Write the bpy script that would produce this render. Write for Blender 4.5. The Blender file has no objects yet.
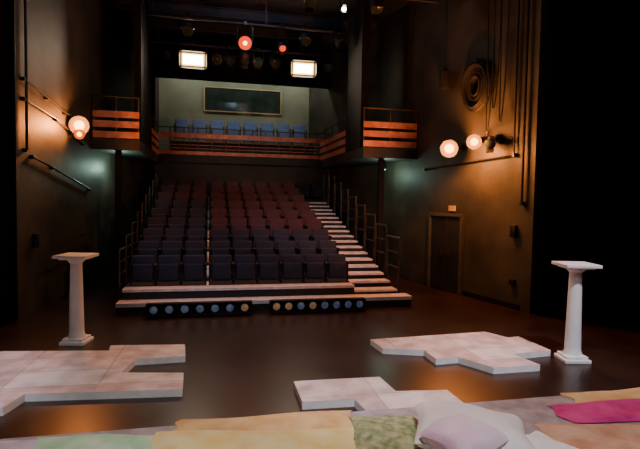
import bpy, bmesh, math, random
from mathutils import Vector, Matrix, Euler
random.seed(4)
TH=math.radians(12.5)
CS,SN=math.cos(TH),math.sin(TH)
def C(xc,d):  # survey frame (stage-left diagonal) -> theatre axes
    return (xc*CS+d*SN, -xc*SN+d*CS)

# ---------------- materials ----------------
def mat(name,c1,c2=None,rough=0.7,scale=3.0,metal=0.0,bump=0.0,emis=None,es=0.0,detail=4.0,bscale=None,lo=0.35,hi=0.65,spec=0.5):
    m=bpy.data.materials.new(name); m.use_nodes=True
    nt=m.node_tree; b=nt.nodes['Principled BSDF']
    b.inputs['Roughness'].default_value=rough
    b.inputs['Metallic'].default_value=metal
    b.inputs['Specular IOR Level'].default_value=spec
    tc=nt.nodes.new('ShaderNodeTexCoord')
    n=nt.nodes.new('ShaderNodeTexNoise'); n.inputs['Scale'].default_value=scale; n.inputs['Detail'].default_value=detail
    nt.links.new(tc.outputs['Object'],n.inputs['Vector'])
    r=nt.nodes.new('ShaderNodeValToRGB')
    r.color_ramp.elements[0].position=lo; r.color_ramp.elements[1].position=hi
    r.color_ramp.elements[0].color=(*c1,1)
    c2=c2 or tuple(min(1,x*1.25) for x in c1)
    r.color_ramp.elements[1].color=(*c2,1)
    nt.links.new(n.outputs['Fac'],r.inputs['Fac'])
    nt.links.new(r.outputs['Color'],b.inputs['Base Color'])
    if bump>0:
        n2=nt.nodes.new('ShaderNodeTexNoise'); n2.inputs['Scale'].default_value=bscale or scale*6; n2.inputs['Detail'].default_value=3
        nt.links.new(tc.outputs['Object'],n2.inputs['Vector'])
        bp=nt.nodes.new('ShaderNodeBump'); bp.inputs['Strength'].default_value=bump; bp.inputs['Distance'].default_value=0.02
        nt.links.new(n2.outputs['Fac'],bp.inputs['Height']); nt.links.new(bp.outputs['Normal'],b.inputs['Normal'])
    if emis:
        b.inputs['Emission Color'].default_value=(*emis,1); b.inputs['Emission Strength'].default_value=es
    return m
def tile_mat(name):
    m=mat(name,(0.60,0.48,0.49),(0.93,0.85,0.87),rough=0.6,scale=3.5,bump=0.15,detail=8)
    nt=m.node_tree; b=nt.nodes['Principled BSDF']
    ramp=[x for x in nt.nodes if x.type=='VALTORGB'][0]; tc=[x for x in nt.nodes if x.type=='TEX_COORD'][0]
    mp=nt.nodes.new('ShaderNodeMapping'); mp.inputs['Rotation'].default_value=(0,0,math.radians(2))
    br=nt.nodes.new('ShaderNodeTexBrick'); br.offset=0.0
    br.inputs['Scale'].default_value=1.0; br.inputs['Brick Width'].default_value=1.0; br.inputs['Row Height'].default_value=0.52
    br.inputs['Mortar Size'].default_value=0.010
    br.inputs['Color1'].default_value=(1,1,1,1); br.inputs['Color2'].default_value=(0.80,0.68,0.66,1); br.inputs['Mortar'].default_value=(0.70,0.62,0.62,1)
    nt.links.new(tc.outputs['Object'],mp.inputs['Vector']); nt.links.new(mp.outputs['Vector'],br.inputs['Vector'])
    mx=nt.nodes.new('ShaderNodeMix'); mx.data_type='RGBA'; mx.blend_type='MULTIPLY'; mx.inputs[0].default_value=1
    nt.links.new(ramp.outputs['Color'],mx.inputs[6]); nt.links.new(br.outputs['Color'],mx.inputs[7])
    nt.links.new(mx.outputs[2],b.inputs['Base Color'])
    return m
M={}
M['floor']=mat('stage_floor_paint',(0.018,0.008,0.006),(0.038,0.017,0.012),rough=0.30,scale=1.3,bump=0.06,bscale=14,spec=.38)
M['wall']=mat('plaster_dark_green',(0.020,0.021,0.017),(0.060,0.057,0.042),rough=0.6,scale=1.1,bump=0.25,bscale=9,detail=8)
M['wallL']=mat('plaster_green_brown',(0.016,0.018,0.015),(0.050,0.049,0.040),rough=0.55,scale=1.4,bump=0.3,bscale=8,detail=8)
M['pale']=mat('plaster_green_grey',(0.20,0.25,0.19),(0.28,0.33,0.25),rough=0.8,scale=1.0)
M['black']=mat('black_paint',(0.004,0.004,0.006),(0.008,0.008,0.010),rough=0.85,spec=.2)
M['drape']=mat('black_drape',(0.004,0.004,0.005),(0.008,0.008,0.009),rough=1.0,spec=0.1)
M['ceil']=mat('ceiling_black',(0.010,0.011,0.014),(0.018,0.019,0.024),rough=0.9)
M['beam']=mat('beam_steel',(0.024,0.030,0.052),(0.036,0.044,0.07),rough=0.6)
M['metal']=mat('black_metal',(0.015,0.015,0.017),(0.03,0.03,0.033),rough=0.4,metal=0.6)
M['can']=mat('lantern_casing',(0.06,0.06,0.065),(0.11,0.11,0.12),rough=0.35,metal=0.4)
M['rail']=mat('guard_rail_metal',(0.06,0.055,0.06),(0.1,0.09,0.095),rough=0.4,metal=0.7)
M['wood']=mat('red_wood',(0.40,0.11,0.07),(0.58,0.20,0.12),rough=0.5,scale=6)
M['seat']=mat('seat_fabric_navy',(0.007,0.008,0.024),(0.016,0.016,0.040),rough=0.8,scale=30)
M['seatR']=mat('seat_fabric_red_lit',(0.036,0.010,0.018),(0.064,0.020,0.030),rough=0.8,scale=30)  # seat fabric with warm red lamp light put into its colour
M['seatB']=mat('seat_fabric_blue',(0.10,0.20,0.48),(0.16,0.30,0.62),rough=0.85,scale=30)
M['step']=mat('step_vinyl',(0.60,0.53,0.56),(0.80,0.72,0.75),rough=0.5,scale=8)
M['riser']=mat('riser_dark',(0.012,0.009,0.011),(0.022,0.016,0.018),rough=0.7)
M['white']=mat('white_paint',(0.86,0.88,0.92),(0.94,0.95,0.97),rough=0.6,scale=6)
M['tile']=tile_mat('marble_tile_top')
M['tedge']=mat('tile_edge',(0.85,0.84,0.88),(0.95,0.94,0.97),rough=0.6,scale=10)
K=(.01,.01,.01)
M['hot']=mat('lamp_white_hot',K,K,emis=(1,0.84,0.6),es=30)
M['core']=mat('lamp_core_yellow',K,K,emis=(1,0.58,0.13),es=7)
M['orange']=mat('lamp_halo_orange',K,K,emis=(1,0.13,0.0),es=1.5)  # outer lens ring, painted in for the orange glow around the lamp
M['red']=mat('lamp_red',K,K,emis=(1,0.035,0.0),es=1.8)
M['lensA']=mat('lens_amber',(0.5,0.30,0.15),(0.8,0.55,0.35),rough=0.15,emis=(1,0.5,0.25),es=0.06,scale=9)
M['lensB']=mat('lens_blue',(0.10,0.16,0.34),(0.4,0.45,0.6),rough=0.15,emis=(0.3,0.5,1),es=0.04,scale=9)
M['glass']=mat('dark_glass',(0.02,0.035,0.03),(0.04,0.06,0.05),rough=0.15)
M['frame']=mat('window_frame',(0.45,0.38,0.2),(0.55,0.45,0.25),rough=0.5)
M['door']=mat('door_paint',(0.012,0.016,0.018),(0.022,0.026,0.028),rough=0.4)
M['trim']=mat('door_trim',(0.05,0.055,0.05),(0.08,0.085,0.075),rough=0.5)
M['carpet']=mat('platform_carpet',(0.34,0.29,0.34),(0.50,0.44,0.50),rough=0.9,scale=7,bump=0.2)
M['cable']=mat('cable_rubber',(0.010,0.010,0.011),(0.018,0.018,0.018),rough=0.5)

# ---------------- mesh builder ----------------
_rb={}
def rbox_data(sx,sy,sz,b,seg=2):
    k=(round(sx,4),round(sy,4),round(sz,4),b,seg)
    if k in _rb: return _rb[k]
    bm=bmesh.new(); bmesh.ops.create_cube(bm,size=1.0)
    for v in bm.verts: v.co=Vector((v.co.x*sx,v.co.y*sy,v.co.z*sz))
    if b>0: bmesh.ops.bevel(bm,geom=bm.edges[:],offset=b,segments=seg,profile=0.5,affect='EDGES')
    V=[v.co.copy() for v in bm.verts]; bm.verts.index_update()
    F=[[v.index for v in f.verts] for f in bm.faces]; bm.free()
    _rb[k]=(V,F); return _rb[k]
class P:
    def __init__(s): s.v=[];s.f=[];s.m=[];s.sm=[];s.mats=[]
    def add(s,V,F,mt,Mx=None,smooth=False):
        o=len(s.v)
        s.v+= [ (Mx@Vector(v)) if Mx else Vector(v) for v in V]
        if mt not in s.mats: s.mats.append(mt)
        i=s.mats.index(mt)
        for f in F: s.f.append([o+a for a in f]); s.m.append(i); s.sm.append(smooth)
    def box(s,x0,x1,y0,y1,z0,z1,mt,b=0):
        V,F=rbox_data(x1-x0,y1-y0,z1-z0,b)
        s.add(V,F,mt,Matrix.Translation(((x0+x1)/2,(y0+y1)/2,(z0+z1)/2)),b>0)
    def obox(s,c,size,mt,rot=None,b=0,seg=2):
        V,F=rbox_data(*size,b,seg)
        Mx=Matrix.Translation(c)
        if rot: Mx=Mx@rot
        s.add(V,F,mt,Mx,b>0)
    def tube(s,p1,p2,r,mt,r2=None,seg=10,cap=True):
        p1=Vector(p1);p2=Vector(p2); r2=r if r2 is None else r2
        d=p2-p1; q=d.to_track_quat('Z','Y').to_matrix()
        V=[];F=[]
        for p,rr in((p1,r),(p2,r2)):
            for i in range(seg):
                a=2*math.pi*i/seg; V.append(p+q@Vector((math.cos(a)*rr,math.sin(a)*rr,0)))
        for i in range(seg): j=(i+1)%seg; F.append([i,j,seg+j,seg+i])
        if cap: F.append(list(range(seg))[::-1]); F.append(list(range(seg,2*seg)))
        s.add(V,F,mt,None,True)
    def path(s,pts,r,mt,seg=8):
        for a,b in zip(pts[:-1],pts[1:]): s.tube(a,b,r,mt,seg=seg)
    def prism(s,pts,z0,z1,mt,em=None):
        n=len(pts)
        V=[(x,y,z0) for x,y in pts]+[(x,y,z1) for x,y in pts]
        s.add(V,[list(range(n,2*n))],mt)
        s.add(V,[list(range(n))[::-1]]+[[i,(i+1)%n,n+(i+1)%n,n+i] for i in range(n)],em or mt)
    def lathe(s,prof,c,mt,seg=32,Mx=None):
        V=[];F=[]
        for k,(r,z) in enumerate(prof):
            for i in range(seg):
                a=2*math.pi*i/seg
                V.append((c[0]+r*math.cos(a),c[1]+r*math.sin(a),c[2]+z))
        for k in range(len(prof)-1):
            for i in range(seg):
                j=(i+1)%seg; F.append([k*seg+i,k*seg+j,(k+1)*seg+j,(k+1)*seg+i])
        n=(len(prof)-1)*seg
        F.append(list(range(seg))[::-1]); F.append([n+i for i in range(seg)])
        s.add(V,F,mt,Mx,True)
    def build(s,name):
        xs=[v.x for v in s.v];ys=[v.y for v in s.v];zs=[v.z for v in s.v]
        o=Vector(((min(xs)+max(xs))/2,(min(ys)+max(ys))/2,min(zs)))
        me=bpy.data.meshes.new(name); me.from_pydata([v-o for v in s.v],[],s.f)
        for m_ in s.mats: me.materials.append(M[m_])
        for p,i,sm in zip(me.polygons,s.m,s.sm): p.material_index=i; p.use_smooth=sm
        bm=bmesh.new(); bm.from_mesh(me); bmesh.ops.recalc_face_normals(bm,faces=bm.faces[:]); bm.to_mesh(me); bm.free()
        try: me.set_sharp_from_angle(angle=math.radians(40))
        except Exception: pass
        ob=bpy.data.objects.new(name,me); ob.location=o; bpy.context.scene.collection.objects.link(ob)
        return ob

CEIL=7.7
XL,XR,YB,YF=-9.0,11.0,-3.0,20.2
def wl(y): return -3.3+0.132*(y-9.7)      # left auditorium wall
def wr(y): return 6.3-0.208*(y-8.8)       # right auditorium wall

# ---------------- room shell ----------------
p=P(); p.box(XL-.3,XR+.3,YB-.3,YF+.4,-0.2,0,'floor'); p.build('floor')
p=P(); p.box(XL-.3,XR+.3,YB-.3,YF+.4,CEIL,CEIL+0.2,'ceil'); p.build('ceiling')
p=P(); y0,y1=9.7,YF
p.prism([(wl(y0),y0),(wl(y1),y1),(wl(y1)-.3,y1),(wl(y0)-.3,y0)],0,CEIL,'wallL'); p.build('wall_left')
p=P(); y0=8.8
p.prism([(wr(y0),y0),(wr(y0)+.3,y0),(wr(y1)+.3,y1),(wr(y1),y1)],0,CEIL,'wall'); p.build('wall_right')
p=P(); p.box(XL-.3,XL,YB,9.7,0,CEIL,'black'); p.build('wall_stage_left_wing')
p=P(); p.box(XR,XR+.3,YB,8.8,0,CEIL,'black'); p.build('wall_stage_right_wing')
p=P(); p.box(XL-.3,XR+.3,YB-.3,YB,0,CEIL,'black'); p.build('wall_front')
p=P(); p.box(XL,wl(9.7)-.3,9.7,9.95,0,CEIL,'black'); p.build('wall_left_return')
p=P(); p.box(wr(8.8)+.3,XR,8.8,9.05,0,CEIL,'black'); p.build('wall_right_return')
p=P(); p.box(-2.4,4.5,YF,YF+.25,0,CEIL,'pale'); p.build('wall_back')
BY=18.1
p=P(); p.box(wl(BY)+.02,-1.85,BY,BY+.3,0,CEIL,'black'); p.build('wall_back_pier_left')
p=P(); p.box(-1.85,wr(BY)-.02,BY,BY+.3,6.35,CEIL,'black'); p.build('wall_back_header')
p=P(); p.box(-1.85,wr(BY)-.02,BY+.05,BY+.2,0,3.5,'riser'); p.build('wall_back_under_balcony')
# window
p=P(); wx0,wx1,wz0,wz1=-0.2,2.75,5.62,6.5
p.box(wx0,wx1,YF-.03,YF-.01,wz0,wz1,'glass')
for a in((wx0-.04,wx0,wz0-.04,wz1+.04),(wx1,wx1+.04,wz0-.04,wz1+.04)): p.box(a[0],a[1],YF-.07,YF-.0,a[2],a[3],'frame')
p.box(wx0,wx1,YF-.07,YF,wz0-.04,wz0,'frame'); p.box(wx0,wx1,YF-.07,YF,wz1,wz1+.04,'frame')
p.build('window_1')

# ---------------- drapes ----------------
def drape(name,x0,x1,y,z0,z1,amp=.07,wave=.28):
    n=int((x1-x0)/0.04); V=[];F=[]
    for i in range(n+1):
        x=x0+(x1-x0)*i/n
        yy=y+amp*math.sin(2*math.pi*x/wave)+.03*math.sin(x*3.1)
        V+=[(x,yy,z0),(x,yy,(z0+z1)/2),(x,yy,z1)]
    for i in range(n):
        a=i*3; F+=[[a,a+3,a+4,a+1],[a+1,a+4,a+5,a+2]]
    q=P(); q.add(V,F,'drape',None,True); return q.build(name)
drape('stage_curtain',wr(8.8)-.02,XR-.1,8.55,0.01,CEIL-.05)
drape('stage_curtain',XL+.1,wl(9.7)+.05,9.4,0.01,CEIL-.05)

# ---------------- seating rake ----------------
N=9; PITCH=.85; RISE=.226; Y0=10.5; X0=-1.56; SW=.50; DZ=.42
SX1=X0+9*SW+.06   # right end of seats
STX=SX1+.96
p=P()
p.box(-1.68,STX+.2,9.75,10.08,0,.15,'riser'); p.box(-1.68,STX+.2,9.72,10.08,.15,.22,'step')
p.box(-1.62,SX1,10.08,Y0-.12,0,DZ-.05,'riser'); p.box(-1.62,SX1,10.05,Y0-.12,DZ-.05,DZ,'step')
for i in range(N):
    ya=Y0-.12+i*PITCH; z=DZ+RISE*i
    yb=ya+PITCH if i<N-1 else BY
    p.box(-1.62,SX1,ya,yb,0,z,'riser')
    if i: p.box(-1.62,SX1,ya-.015,ya+.05,z-.03,z+.005,'rail')
    p.box(X0+3*SW+.01,X0+3*SW+.055,ya-.025,ya-.005,z-.20 if i else .05,z-.0,'white')
    p.box(X0+3*SW+.01,X0+3*SW+.055,ya,ya+.42,z,z+.012,'white')
zt=DZ+RISE*(N-1)
p.box(SX1,4.25,Y0-.12+(N-1)*PITCH+.45,BY,0,zt,'riser')
p.build('raked_seating_platform')
# aisle stair
p=P(); ns=2*N-1
for k in range(ns):
    ya=9.95+.13+k*PITCH/2; z=.31+k*RISE/2+.0
    yb=ya+PITCH/2 if k<ns-1 else Y0-.12+(N-1)*PITCH+.44
    p.box(SX1+.01,STX,ya,yb,0,z-.025,'riser')
    p.box(SX1+.01,STX,ya-.02,yb-.10,z-.04,z,'step')
p.build('aisle_staircase')

def seat(p,x,y,z,mt,w=SW,h=.59):
    rot=Matrix.Rotation(math.radians(-10),4,'X')
    p.obox((x,y+.06,z+h*.66),(w-.06,.085,h*.68),mt,rot,.04,3)
    p.obox((x,y-.055,z+h*.42),(w-.10,.10,h*.60),mt,Matrix.Rotation(math.radians(-6),4,'X'),.035,3)
    for sx in(-1,1):
        xx=x+sx*(w/2-.012)
        p.obox((xx,y-.04,z+h*.70),(.035,.26,.035),'metal',None,.01)
        p.box(xx-.012,xx+.012,y-.06,y+.03,z,z+h*.69,'metal')
        p.box(xx-.015,xx+.015,y-.14,y+.08,z,z+.02,'metal')
for i in range(N):
    p=P(); y=Y0+i*PITCH+.12; z=DZ+RISE*i+.001
    for k in range(9):
        x=X0+SW*(k+.5)+(.06 if k>=3 else 0)
        mt='seat' if (i<3 or (k<3 and i<6)) else 'seatR'  # upper and right-hand seats get the red-lit colour copy
        seat(p,x,y,z,mt)
    if i==N-1:
        for k in range(2): seat(p,SX1+.1+SW*(k+.5),y+.4,z,'seat')
    p.build('theatre_seat_row')
def guard(x,yo,h,n):
    p=P()
    for i in range(n):
        ya=yo+i*PITCH; z=DZ+RISE*i
        p.tube((x,ya,0),(x,ya,z+h),.022,'rail')
        p.tube((x,ya+PITCH-.1,0),(x,ya+PITCH-.1,z+h),.022,'rail')
        for hh in(h,h*.66,h*.33): p.tube((x,ya,z+hh),(x,ya+PITCH-.1,z+hh),.02 if hh==h else .013,'rail')
    return p.build('guard_rail')
guard(STX+.1,10.25,.98,9)
guard(-1.72,10.35,.72,9)

# footlight battens
def batten(x0,x1,n):
    p=P(); y=9.5
    p.box(x0,x1,y-.10,y+.12,.02,.06,'metal')
    p.box(x0,x1,y+.04,y+.12,.02,.25,'metal')
    p.box(x0,x1,y-.02,y+.12,.235,.25,'metal')
    for k in range(n+1):
        xx=x0+(x1-x0)*k/n; p.box(xx-.008,xx+.008,y-.06,y+.1,.04,.24,'metal')
    for k in range(n):
        xx=x0+(x1-x0)*(k+.5)/n
        Mx=Matrix.Translation((xx,y+.04,.145))@Matrix.Rotation(math.radians(90),4,'X')
        p.lathe([(.03,0),(.07,.02),(.085,.06),(.09,.10)],(0,0,0),'metal',24,Mx=Mx)
        p.lathe([(.078,.085),(.07,.10),(.03,.112),(.001,.114)],(0,0,0),'lensB' if random.random()<.5 else 'lensA',24,Mx=Mx)
    for xx in(x0+.05,x1-.05): p.box(xx-.03,xx+.03,y-.08,y+.1,0,.02,'metal')
    p.build('footlight_batten')
batten(-1.12,.80,7); batten(1.15,3.05,8)

# ---------------- balcony ----------------
p=P(); bz=3.68
p.box(-1.84,wr(BY)-.03,BY+.0,YF-.02,bz-.18,bz,'riser')
p.box(-1.84,wr(BY)-.03,BY-.05,BY,bz-.25,bz+.02,'riser')
p.build('balcony_floor')
p=P(); xa,xb=-1.82,wr(BY)-.05; yy=BY-.02
n=13
for k in range(n+1):
    x=xa+(xb-xa)*k/n; p.tube((x,yy,bz),(x,yy,bz+.95),.018,'rail')
for zz,h,mt in((bz+.02,.12,'wood'),(bz+.60,.16,'wood')): p.box(xa,xb,yy-.05,yy-.02,zz,zz+h,mt)
for zz in(.24,.36,.48): p.tube((xa,yy,bz+zz),(xb,yy,bz+zz),.010,'wood')
p.tube((xa,yy,bz+.95),(xb,yy,bz+.95),.018,'rail')
p.build('balcony_railing')
p=P()
for k in range(8):
    seat(p,-1.0+k*.62,BY+.85,bz+.55,'seatB',.54,.85)
p.box(-1.4,3.8,BY+.4,BY+1.3,bz,bz+.55,'riser')
p.build('balcony_seat_row')

# ---------------- side galleries ----------------
def gallery(side):
    p=P()
    if side<0:
        f=wl; xi=-1.72; yf=13.2
        p.prism([(f(yf)+.01,yf),(xi,yf),(xi,BY-.06),(f(BY)+.01,BY-.06)],3.35,3.62,'riser')
        p.build('gallery_deck')
        q=P(); xw=f(yf)+.04; r0,r1=16.0,BY-.12; px=(xi-.16,xi,yf+.35,15.9)
    else:
        f=wr; xi=3.95; yf=12.7
        p.prism([(xi,yf),(f(yf)-.01,yf),(f(BY)-.01,BY-.06),(xi,BY-.06)],3.35,3.62,'riser')
        p.build('gallery_deck')
        q=P(); xw=f(yf)-.04; r0,r1=14.5,BY-.12; px=(xi,xi+.2,yf+.3,14.4)
    a,b=min(xw,xi),max(xw,xi)
    for x in(a+.02,(a+b)/2,b-.02): q.tube((x,yf+.04,3.62),(x,yf+.04,4.65),.022,'rail')
    for z in(3.64,3.90,4.14): q.box(a,b,yf-.0,yf+.03,z,z+.16,'wood')
    q.tube((a,yf+.04,4.65),(b,yf+.04,4.65),.022,'rail')
    y=r0
    while y<BY-.3:
        q.tube((xi+(.02 if side>0 else -.02),y,3.62),(xi+(.02 if side>0 else -.02),y,4.65),.02,'rail'); y+=.9
    for z in(3.64,3.90,4.14): q.box(xi-.015,xi+.015,r0,r1,z,z+.15,'wood')
    q.tube((xi,r0,4.65),(xi,r1,4.65),.022,'rail')
    q.build('gallery_railing')
    w_=P(); w_.box(px[0],px[1],px[2],px[3],3.62,CEIL,'black'); w_.build('wall_gallery_pier')
    r=P(); xp=-2.25 if side<0 else 4.55
    r.box(xp-.07,xp+.07,yf+.2,yf+.34,0,3.34,'black'); r.box(xp-.12,xp+.12,yf+.15,yf+.39,0,.02,'black')
    r.build('gallery_post')
gallery(-1); gallery(1)

# ---------------- door on right wall ----------------
ang=math.atan(0.208)
def on_wall_r(y,off): return (wr(y)-off*math.cos(ang), y-off*math.sin(ang))
rw=Matrix.Rotation(ang,4,'Z')
def wbox(p,y,along,z0,z1,th,off,mt,b=0):
    x_,y_=on_wall_r(y,off); p.obox((x_,y_,(z0+z1)/2),(th,along,z1-z0),mt,rw,b)
p=P(); yc=11.4
wbox(p,yc,1.1,0.01,1.85,.05,.03,'door')
wbox(p,yc-.05,.03,0.01,1.85,.02,.062,'rail')
for dy in(-.6,.6): wbox(p,yc+dy,.07,0.01,1.93,.09,.05,'trim')
wbox(p,yc,1.27,1.86,1.93,.09,.05,'trim')
for dy in(-.15,.1): wbox(p,yc+dy,.04,.85,1.05,.05,.08,'rail')
p.build('door_1')
p=P(); wbox(p,11.2,.22,1.99,2.12,.04,.03,'frame'); p.build('exit_sign')
p=P(); wbox(p,9.9,1.7,0,.12,.03,.02,'black'); p.build('baseboard_right')

def conduitL(pts,r=.02):
    p=P(); Q=[(wl(y)+.06,y,z) for y,z in pts]; p.path(Q,r,'metal')
    for q in Q: p.obox((q[0]-.03,q[1],q[2]),(.08,.07,.07),'metal')
    return p.build('wall_conduit')
conduitL([(9.9,4.25),(10.8,4.1),(11.6,3.95),(13.1,3.9)])
conduitL([(9.9,3.9),(11.2,3.75),(12.6,3.4)],.015)
conduitL([(10.2,2.9),(11.0,2.75),(13.0,2.35)])
conduitL([(9.95,6.3),(9.95,3.0)],.025)
def conduitR(pts,r=.02):
    p=P(); Q=[]
    for y,z in pts:
        a=on_wall_r(y,.06); Q.append((a[0],a[1],z))
    p.path(Q,r,'metal')
    for q in Q: p.obox((q[0]+.02,q[1],q[2]),(.08,.07,.07),'metal')
    return p.build('wall_conduit')
conduitR([(9.3,7.2),(9.3,3.2),(12.3,3.05)],.018)
conduitR([(9.05,7.2),(9.05,2.2)],.025)
p=P(); wbox(p,9.25,.14,1.5,1.75,.08,.04,'metal',.01); wbox(p,9.25,.14,.5,.62,.06,.03,'metal',.01); p.build('wall_switch_box')
p=P(); p.obox((wl(10.3)+.04,10.3,1.35),(.08,.16,.26),'metal',None,.01); p.build('wall_switch_box')
def coil(y,z,r,name,n=14):
    p=P(); cx,cy=on_wall_r(y,.14)
    for k in range(n):
        rr=r*(.25+.75*k/n)+random.uniform(-.01,.01); off=random.uniform(-.06,.06)
        V=[]
        for i in range(29):
            a=2*math.pi*i/28
            l=Vector((off,rr*math.cos(a),rr*1.15*math.sin(a)-(.1*abs(math.sin(a)) if a>math.pi else 0)))
            V.append(Vector((cx,cy,z))+rw@l)
        p.path(V,.026,'cable',6)
    p.obox((cx+.05,cy,z+r*1.05),(.18,.06,.06),'metal',rw)
    p.obox((cx+.09,cy,z),(.04,r*1.3,r*1.3),'black',rw,.015)
    return p.build(name)
coil(10.4,4.88,.48,'cable_coil',22)
p=P()
for k,(y,zb) in enumerate([(9.55,3.9),(9.7,4.2),(9.82,3.7)]):
    x_,y_=on_wall_r(y,.2+.05*k); pts=[]
    for i in range(25):
        t=i/24; z=7.2-(7.2-zb)*math.sin(math.pi*min(t*1.02,1))**.7
        yy=y_+ (t-.5)*.3; pts.append((x_+ .02*math.sin(9*t),yy,z))
    p.path(pts,.013,'cable',6)
p.build('hanging_cables')
p=P(); x_,y_=on_wall_r(11.4,.2)
p.lathe([(.02,.5),(.12,.42),(.14,.2),(.13,0),(.03,-.04)],(x_,y_,4.95),'cable',16); p.tube((x_,y_,5.4),(x_,y_,CEIL),.012,'cable')
p.build('hanging_dark_object')  # dark hanging shape of unknown kind, given a bell-like profile

# ---------------- ceiling structure & lanterns ----------------
def beam(y,z,h=.28):
    xa=wl(y)+.02 if y>9.7 else XL+.05; xb=wr(y)-.02 if y>8.9 else XR-.05
    p=P(); p.box(xa,xb,y-.09,y+.09,z+h-.03,z+h,'beam'); p.box(xa,xb,y-.012,y+.012,z,z+h,'beam'); p.box(xa,xb,y-.09,y+.09,z,z+.03,'beam')
    p.build('ceiling_beam')
for y in(5.5,8.2,10.6,12.2,15.0,16.4): beam(y,CEIL-.30)
def bar(y,z,xa,xb,drops):
    p=P(); p.tube((xa,y,z),(xb,y,z),.03,'beam')
    for x in drops: p.tube((x,y,z),(x,y,CEIL),.015,'beam')
    p.build('lighting_bar')
bar(15.5,6.72,-1.65,3.9,(-1.5,1.2,3.7))
bar(14.1,7.0,-1.65,3.9,(-1.5,1.5,3.7))
bar(11.5,7.05,-2.6,5.4,(-2,1.5,5))
bar(8.9,7.0,-3.2,6.0,(-3,0,3,5.8))
bar(2.6,6.9,-5,7,(-4.5,-1,3,6.5))
bar(.9,6.9,-5,7,(-4.5,-1,3,6.5))
bar(5.6,6.9,-5,7,(-4.5,-1,3,6.5))
def lantern(loc,aim,lens='metal',r=.11,L=.3,hang=.22,flood=False,light=None,wall=False,name='stage_lantern',doors=True,core=None):
    loc=Vector(loc); d=(Vector(aim)-loc).normalized()
    q=d.to_track_quat('Z','Y').to_matrix().to_4x4(); Mx=Matrix.Translation(loc)@q
    p=P()
    if flood:
        V,F=rbox_data(.70,.40,.18,.03); p.add(V,F,'can',Mx@Matrix.Translation((0,0,-.09)),True)
        V,F=rbox_data(.64,.34,.02,.01); p.add(V,F,'core',Mx@Matrix.Translation((0,0,.012)))
        V,F=rbox_data(.56,.26,.02,.005); p.add(V,F,lens,Mx@Matrix.Translation((0,0,.03)))
        for s in(-1,1):
            V,F=rbox_data(.01,.40,.16,0); p.add(V,F,'can',Mx@Matrix.Translation((s*.37,0,.07))@Matrix.Rotation(s*.3,4,'Y'))
            V,F=rbox_data(.70,.01,.14,0); p.add(V,F,'can',Mx@Matrix.Translation((0,s*.22,.06))@Matrix.Rotation(-s*.4,4,'X'))
    else:
        p.lathe([(r*.5,-L),(r*.85,-L*.85),(r*.95,-L*.4),(r,0),(r*1.12,.0),(r*1.12,.03),(r*.95,.03),(r*.95,.0)],(0,0,0),'can',20,Mx=Mx)
        p.lathe([(r*1.05,.025),(r*1.0,.04),(r*.6,.055),(r*.05,.06)],(0,0,0),lens,24,Mx=Mx)
        if core: p.lathe([(r*core,.05),(r*core*.95,.072),(r*core*.6,.085),(r*.05,.09)],(0,0,0),'core',20,Mx=Mx)
        if doors:
          for s in (-1,1):
            V,F=rbox_data(r*1.6,.008,.12,0)
            p.add(V,F,'metal',Mx@Matrix.Translation((0,s*r*1.25,.08))@Matrix.Rotation(-s*.35,4,'X'))
    side=(q.to_3x3()@Vector((1,0,0))); side.z=0; side.normalize()
    w=.39 if flood else r*1.2
    base=loc-d*L*.35
    if not wall:
        top=base+Vector((0,0,hang))
        p.path([base+side*w,top+side*w*1.0-Vector((0,0,.06)),top,top-side*w-Vector((0,0,.06)),base-side*w],.013,'metal',6)
        p.box(top.x-.035,top.x+.035,top.y-.05,top.y+.05,top.z-.03,top.z+.06,'metal')
    else:
        w2=Vector(wall)
        p.path([base+side*w,base+side*w-d*.16,base-d*.18,base-side*w-d*.16,base-side*w],.013,'metal',6)
        p.path([base-d*.18,w2],.022,'metal',8)
        p.obox(w2,(.08,.12,.12),'metal')
    ob=p.build(name)
    if light:
        col,en,kind=light
        if kind=='P':
            l=bpy.data.lights.new(name+'_light','POINT'); l.shadow_soft_size=.1
        else:
            l=bpy.data.lights.new(name+'_light','SPOT'); l.spot_size=math.radians(kind); l.spot_blend=.8; l.shadow_soft_size=.12
        l.color=col; l.energy=en
        lo=bpy.data.objects.new(name+'_light',l); bpy.context.scene.collection.objects.link(lo)
        lo.location=loc+d*(.26 if kind=='P' else .12); lo.rotation_euler=d.to_track_quat('-Z','Y').to_euler()
    return ob
WARM=(1,.76,.55); OR=(1,.28,.06)
lantern((-.5,15.4,6.26),(-.1,0,2.0),'hot',flood=True,hang=.5,light=(WARM,160,110))
lantern((2.8,15.4,6.24),(2.0,0,2.0),'hot',flood=True,hang=.5,light=(WARM,160,110))
lantern((.92,14.0,6.45),(.3,2,1.5),'red',r=.17,hang=.5,light=((1,.12,.05),120,90),doors=False,core=.35)
lantern((1.95,14.0,6.4),(2.6,9,2),'red',r=.09,hang=.55)
for x,y,ax,ay in((.2,15.4,-1,12),(.6,15.4,2.5,13),(1.0,15.4,1,17),(1.4,15.4,.6,12),(1.95,15.4,3.2,13),(3.6,15.4,3,13),(-1.3,15.4,-2,13)):
    lantern((x,y,6.33),(ax,ay,4.6),'glass',r=.13,hang=.33)
for x in(-.6,2.6,3.6): lantern((x,14.0,6.65),(x+.3,10,2.5),'glass',r=.13,hang=.33)
for x in(-1.8,-.2,2.2,3.8): lantern((x,11.4,6.7),(x,8,1),'glass',r=.12,hang=.33)
lantern((.72,11.4,6.72),(.5,0,3.2),'hot',r=.05,hang=.3)
lantern((3.0,11.4,6.62),(2.2,0,3.2),'hot',r=.05,hang=.4)
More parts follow.
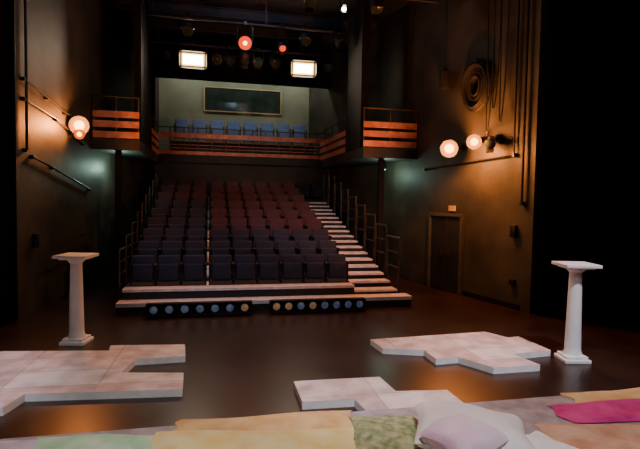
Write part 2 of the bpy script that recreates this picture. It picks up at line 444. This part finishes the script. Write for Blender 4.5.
# wall lamps
lantern((-2.76,11.75,3.72),(-.2,0.5,2.1),'orange',r=.18,wall=(wl(12.05)+.04,12.05,3.8),light=(OR,250,'P'),doors=False,core=.6)
lantern((-2.70,11.5,3.50),(0,1,2.2),'orange',r=.10,wall=(wl(11.9)+.04,11.9,3.45),doors=False,core=.5)
a=on_wall_r(10.9,.04); lantern((5.32,10.55,3.42),(.8,0,2.1),'orange',r=.18,wall=(a[0],a[1],3.5),light=(OR,280,'P'),doors=False,core=.6)
a=on_wall_r(10.3,.04); lantern((5.60,9.95,3.52),(.8,0,2.1),'orange',r=.145,wall=(a[0],a[1],3.6),light=(OR,200,'P'),doors=False,core=.58)
a=on_wall_r(9.75,.04); lantern((5.78,9.6,3.45),(3,6,1),'glass',r=.10,wall=(a[0],a[1],3.6))
# stage wash: added fill lamps above the view, for slabs, fabrics, seats and floor
SW_=(.97,.90,1.0)
lantern((-3.0,2.5,6.5),(-3.4,5.9,0),'hot',hang=.4,light=(SW_,1150,34))
lantern((.6,2.5,6.5),(1.4,5.4,0),'hot',hang=.4,light=(SW_,720,30))
lantern((4.6,2.5,6.5),(4.5,6.1,0),'hot',hang=.4,light=(SW_,1250,34))
lantern((1.0,.8,6.5),(1.3,3.3,.3),'hot',hang=.4,light=((1,.97,.93),900,78))
lantern((-1.2,5.5,6.5),(0.5,11.6,.8),'hot',hang=.4,light=((.72,.8,1),500,42))
lantern((3.6,5.5,6.5),(3.2,13.2,1.2),'hot',hang=.4,light=((1,.72,.72),820,38))
lantern((.5,8.8,6.6),(1.0,8.2,0),'hot',hang=.4,light=((1,.5,.34),170,80))
# added spots to brighten the gallery and balcony fronts
lantern((-1.0,8.8,6.55),(-2.3,13.2,3.9),'glass',hang=.4,light=((1,.7,.5),240,16))
lantern((3.9,8.8,6.55),(4.7,12.7,3.95),'glass',hang=.4,light=((1,.7,.5),210,16))
lantern((1.1,11.4,6.65),(1.3,18,4.15),'glass',hang=.38,light=((1,.72,.55),420,44))
def bulb(name,loc,col,en,size=.1):
    p=P(); p.lathe([(.02,.1),(.05,.08),(.06,0),(.05,-.05),(.01,-.07)],loc,'glass',16); p.tube((loc[0],loc[1],loc[2]+.1),(loc[0],loc[1],loc[2]+.2),.02,'metal'); p.build(name)
    l=bpy.data.lights.new(name+'_light','POINT'); l.color=col; l.energy=en; l.shadow_soft_size=size
    lo=bpy.data.objects.new(name+'_light',l); lo.location=(loc[0],loc[1],loc[2]-.2); bpy.context.scene.collection.objects.link(lo)
for x in(-.8,1.3,3.3): bulb('balcony_downlight',(x,19.0,CEIL-.2),(1,.94,.78),40)
bulb('gallery_bulkhead_light',(-2.35,14.2,3.15),(.55,.9,.72),26)
bulb('gallery_bulkhead_light',(4.85,13.5,3.15),(.55,.9,.72),22)
bulb('grid_fill_light',(1.2,13.0,CEIL-.2),(.6,.75,1),26)  # added bluish fill bulb to bring out ceiling detail

# ---------------- pedestals ----------------
def column(xc,d,H):
    x,y=C(xc,d); p=P()
    R=Matrix.Translation((x,y,0))@Matrix.Rotation(-TH,4,'Z')
    def rb(s,z0,z1,b=.008):
        V,F=rbox_data(s,s,z1-z0,b); p.add(V,F,'white',R@Matrix.Translation((0,0,(z0+z1)/2)),True)
    rb(.36,0,.05); rb(.30,.05,.09)
    rb(.48,H-.045,H); rb(.36,H-.07,H-.045)
    prof=[(.125,.09),(.12,.12),(.108,.15)]+[(.108-.026*(t/10),.15+(H-.13-.15)*t/10) for t in range(1,11)]+[(.095,H-.12),(.11,H-.10),(.15,H-.07)]
    p.lathe(prof,(x,y,0),'white',48)
    p.build('pedestal_column')
column(-3.62,7.4,1.33); column(3.60,6.97,1.38)

# ---------------- tile platforms ----------------
def slab(pts):
    p=P(); p.prism([C(*q) for q in pts],0,.085,'tile','tedge'); p.build('marble_tile_platform')
def px(x,y):   # surveyed plan position of a slab corner on the slab's top surface
    h=200+(x-320)*.0175; d=2.115*500/(y-h); return ((x-320)*d/500,d)
slab([px(*q) for q in [(373,341),(432,337),(489,333),(512,339),(523,338),(556,352),(518,356),(546,367),(499,370),(462,359),(440,361),(428,352),(386,350)]][::-1])
slab([(-5.6,6.5),(-4.26,6.66),(-2.87,6.77),(-2.95,7.01),(-1.92,7.12),(-1.77,6.59),(-2.38,6.43),(-2.37,5.92),(-1.62,5.95),(-1.49,5.43),(-3.11,5.22),(-3.12,4.87),(-5.2,4.5)][::-1])
slab([(-.275,5.73),(.75,5.93),(.877,5.48),(1.465,5.55),(1.58,5.07),(.503,4.93),(.398,5.24),(-.154,5.14)][::-1])

# ---------------- foreground platform with fabrics ----------------
p=P(); p.box(-6,8,-2.5,4.25,.0,.30,'carpet',.01); p.build('front_seating_platform')
def fmat(n,c1,c2,sc=4): M[n]=mat(n,c1,c2,rough=.9,scale=sc,bump=.3,bscale=60)
fmat('cloth_yellow',(.92,.66,.24),(.97,.84,.48)); fmat('cloth_green',(.40,.72,.46),(.70,.88,.68)); fmat('cloth_olive',(.20,.26,.11),(.52,.52,.32),14)
fmat('cloth_pinkwhite',(.93,.82,.91),(.97,.92,.96)); fmat('cloth_magenta',(.62,.02,.22),(.80,.08,.36)); fmat('cloth_orange',(.74,.40,.16),(.86,.58,.30))
fmat('cloth_tan',(.58,.28,.18),(.76,.46,.34)); fmat('cloth_lilac',(.55,.46,.62),(.78,.68,.82)); fmat('cloth_pink',(.92,.58,.82),(.97,.78,.91))
def cloth(name,quad,z,mt,amp=.03,seed=0,n=40):
    rnd=random.Random(seed); ph=[rnd.uniform(0,6.28) for _ in range(6)]; fr=[rnd.uniform(2,7) for _ in range(6)]
    V=[];F=[]
    for j in range(n+1):
        for i in range(n+1):
            u=i/n;v=j/n
            a=[(1-u)*quad[0][k]+u*quad[1][k] for k in(0,1)]; b=[(1-u)*quad[3][k]+u*quad[2][k] for k in(0,1)]
            xc=(1-v)*a[0]+v*b[0]; d=(1-v)*a[1]+v*b[1]
            d+= .02*math.sin(7*u+ph[5]); xc+=.03*math.sin(8*v+ph[4])
            x,y=C(xc,d); w=0
            for q in range(4): w+=math.sin(fr[q]*(x*math.cos(ph[q])+y*math.sin(ph[q]))*3.2+ph[q])
            edge=min(1,8*min(u,1-u,v,1-v))
            V.append((x,y,z+.006+edge*(amp+amp*.25*w)))
    for j in range(n):
        for i in range(n):
            k=j*(n+1)+i; F.append([k,k+1,k+n+2,k+n+1])
    p=P(); p.add(V,F,mt,None,True); p.build(name)
def cushion(name,xc,d,z,sx,sy,h,rot,mt,tilt=0):
    x,y=C(xc,d); n=24; V=[];F=[]
    Mx=Matrix.Translation((x,y,z+h/2))@Matrix.Rotation(rot,4,'Z')@Matrix.Rotation(tilt,4,'Y')
    def pt(u,v,s):
        e=max(0,(1-u**4)*(1-v**4))**.5
        pin=1-.08*(1-abs(u))*abs(v)**3; pin2=1-.08*(1-abs(v))*abs(u)**3
        return (u*sx/2*pin2,v*sy/2*pin,s*h/2*e+.012*math.sin(5*u+3*v))
    for s in(1,-1):
        for j in range(n+1):
            for i in range(n+1): V.append(pt(-1+2*i/n,-1+2*j/n,s))
    o=(n+1)**2
    for j in range(n):
        for i in range(n):
            k=j*(n+1)+i; F.append([k,k+1,k+n+2,k+n+1]); F.append([o+k,o+k+n+1,o+k+n+2,o+k+1])
    p=P(); p.add(V,F,mt,Mx,True); ob=p.build(name)
z=.30
cloth('tan_blanket',[(-1.15,4.18),(.32,4.44),(.32,4.05),(-1.2,3.90)],z,'cloth_orange',.010,1)
cloth('green_blanket',[(-2.15,3.84),(-1.18,3.92),(-1.18,2.9),(-2.1,2.9)],z,'cloth_green',.022,2)
cloth('yellow_blanket',[(-1.26,3.92),(.36,4.06),(.38,2.9),(-1.2,2.9)],z+.012,'cloth_yellow',.026,3)
cloth('olive_patterned_blanket',[(.26,4.28),(.84,4.30),(.82,3.4),(.38,3.2)],z+.018,'cloth_olive',.022,4)
cloth('lilac_blanket',[(-3.6,3.68),(-2.08,3.80),(-2.08,2.9),(-3.6,2.8)],z,'cloth_lilac',.02,5)
cloth('magenta_blanket',[(2.15,4.62),(3.6,4.88),(3.5,4.3),(2.2,4.26)],z+.006,'cloth_magenta',.022,6)
cloth('orange_blanket',[(2.45,4.92),(3.8,5.2),(3.8,4.84),(2.5,4.66)],z,'cloth_orange',.015,7)
cloth('brown_blanket',[(1.85,4.20),(3.6,4.34),(3.4,3.2),(1.85,3.2)],z,'cloth_tan',.024,8)
cushion('pink_white_cushion',1.20,3.78,z+.02,.88,.70,.24,-.4,'cloth_pinkwhite',.08)
cushion('pink_cushion',1.03,3.42,z+.17,.42,.46,.18,.3,'cloth_pink',-.1)
cushion('white_cushion',1.70,3.60,z+.01,.42,.5,.12,.3,'cloth_pinkwhite')

# ---------------- world & camera ----------------
w=bpy.data.worlds.new('world'); bpy.context.scene.world=w; w.use_nodes=True
w.node_tree.nodes['Background'].inputs[0].default_value=(.05,.06,.1,1); w.node_tree.nodes['Background'].inputs[1].default_value=.1
cam=bpy.data.cameras.new('camera'); cam.sensor_width=36; cam.lens=28.1; cam.clip_start=.05
co=bpy.data.objects.new('camera',cam); bpy.context.scene.collection.objects.link(co)
R=Matrix.Rotation(-TH,4,'Z')@Matrix.Rotation(math.radians(90-2.8),4,'X')@Matrix.Rotation(math.radians(1.0),4,'Z')
co.matrix_world=Matrix.Translation((0,0,2.2))@R
bpy.context.scene.camera=co
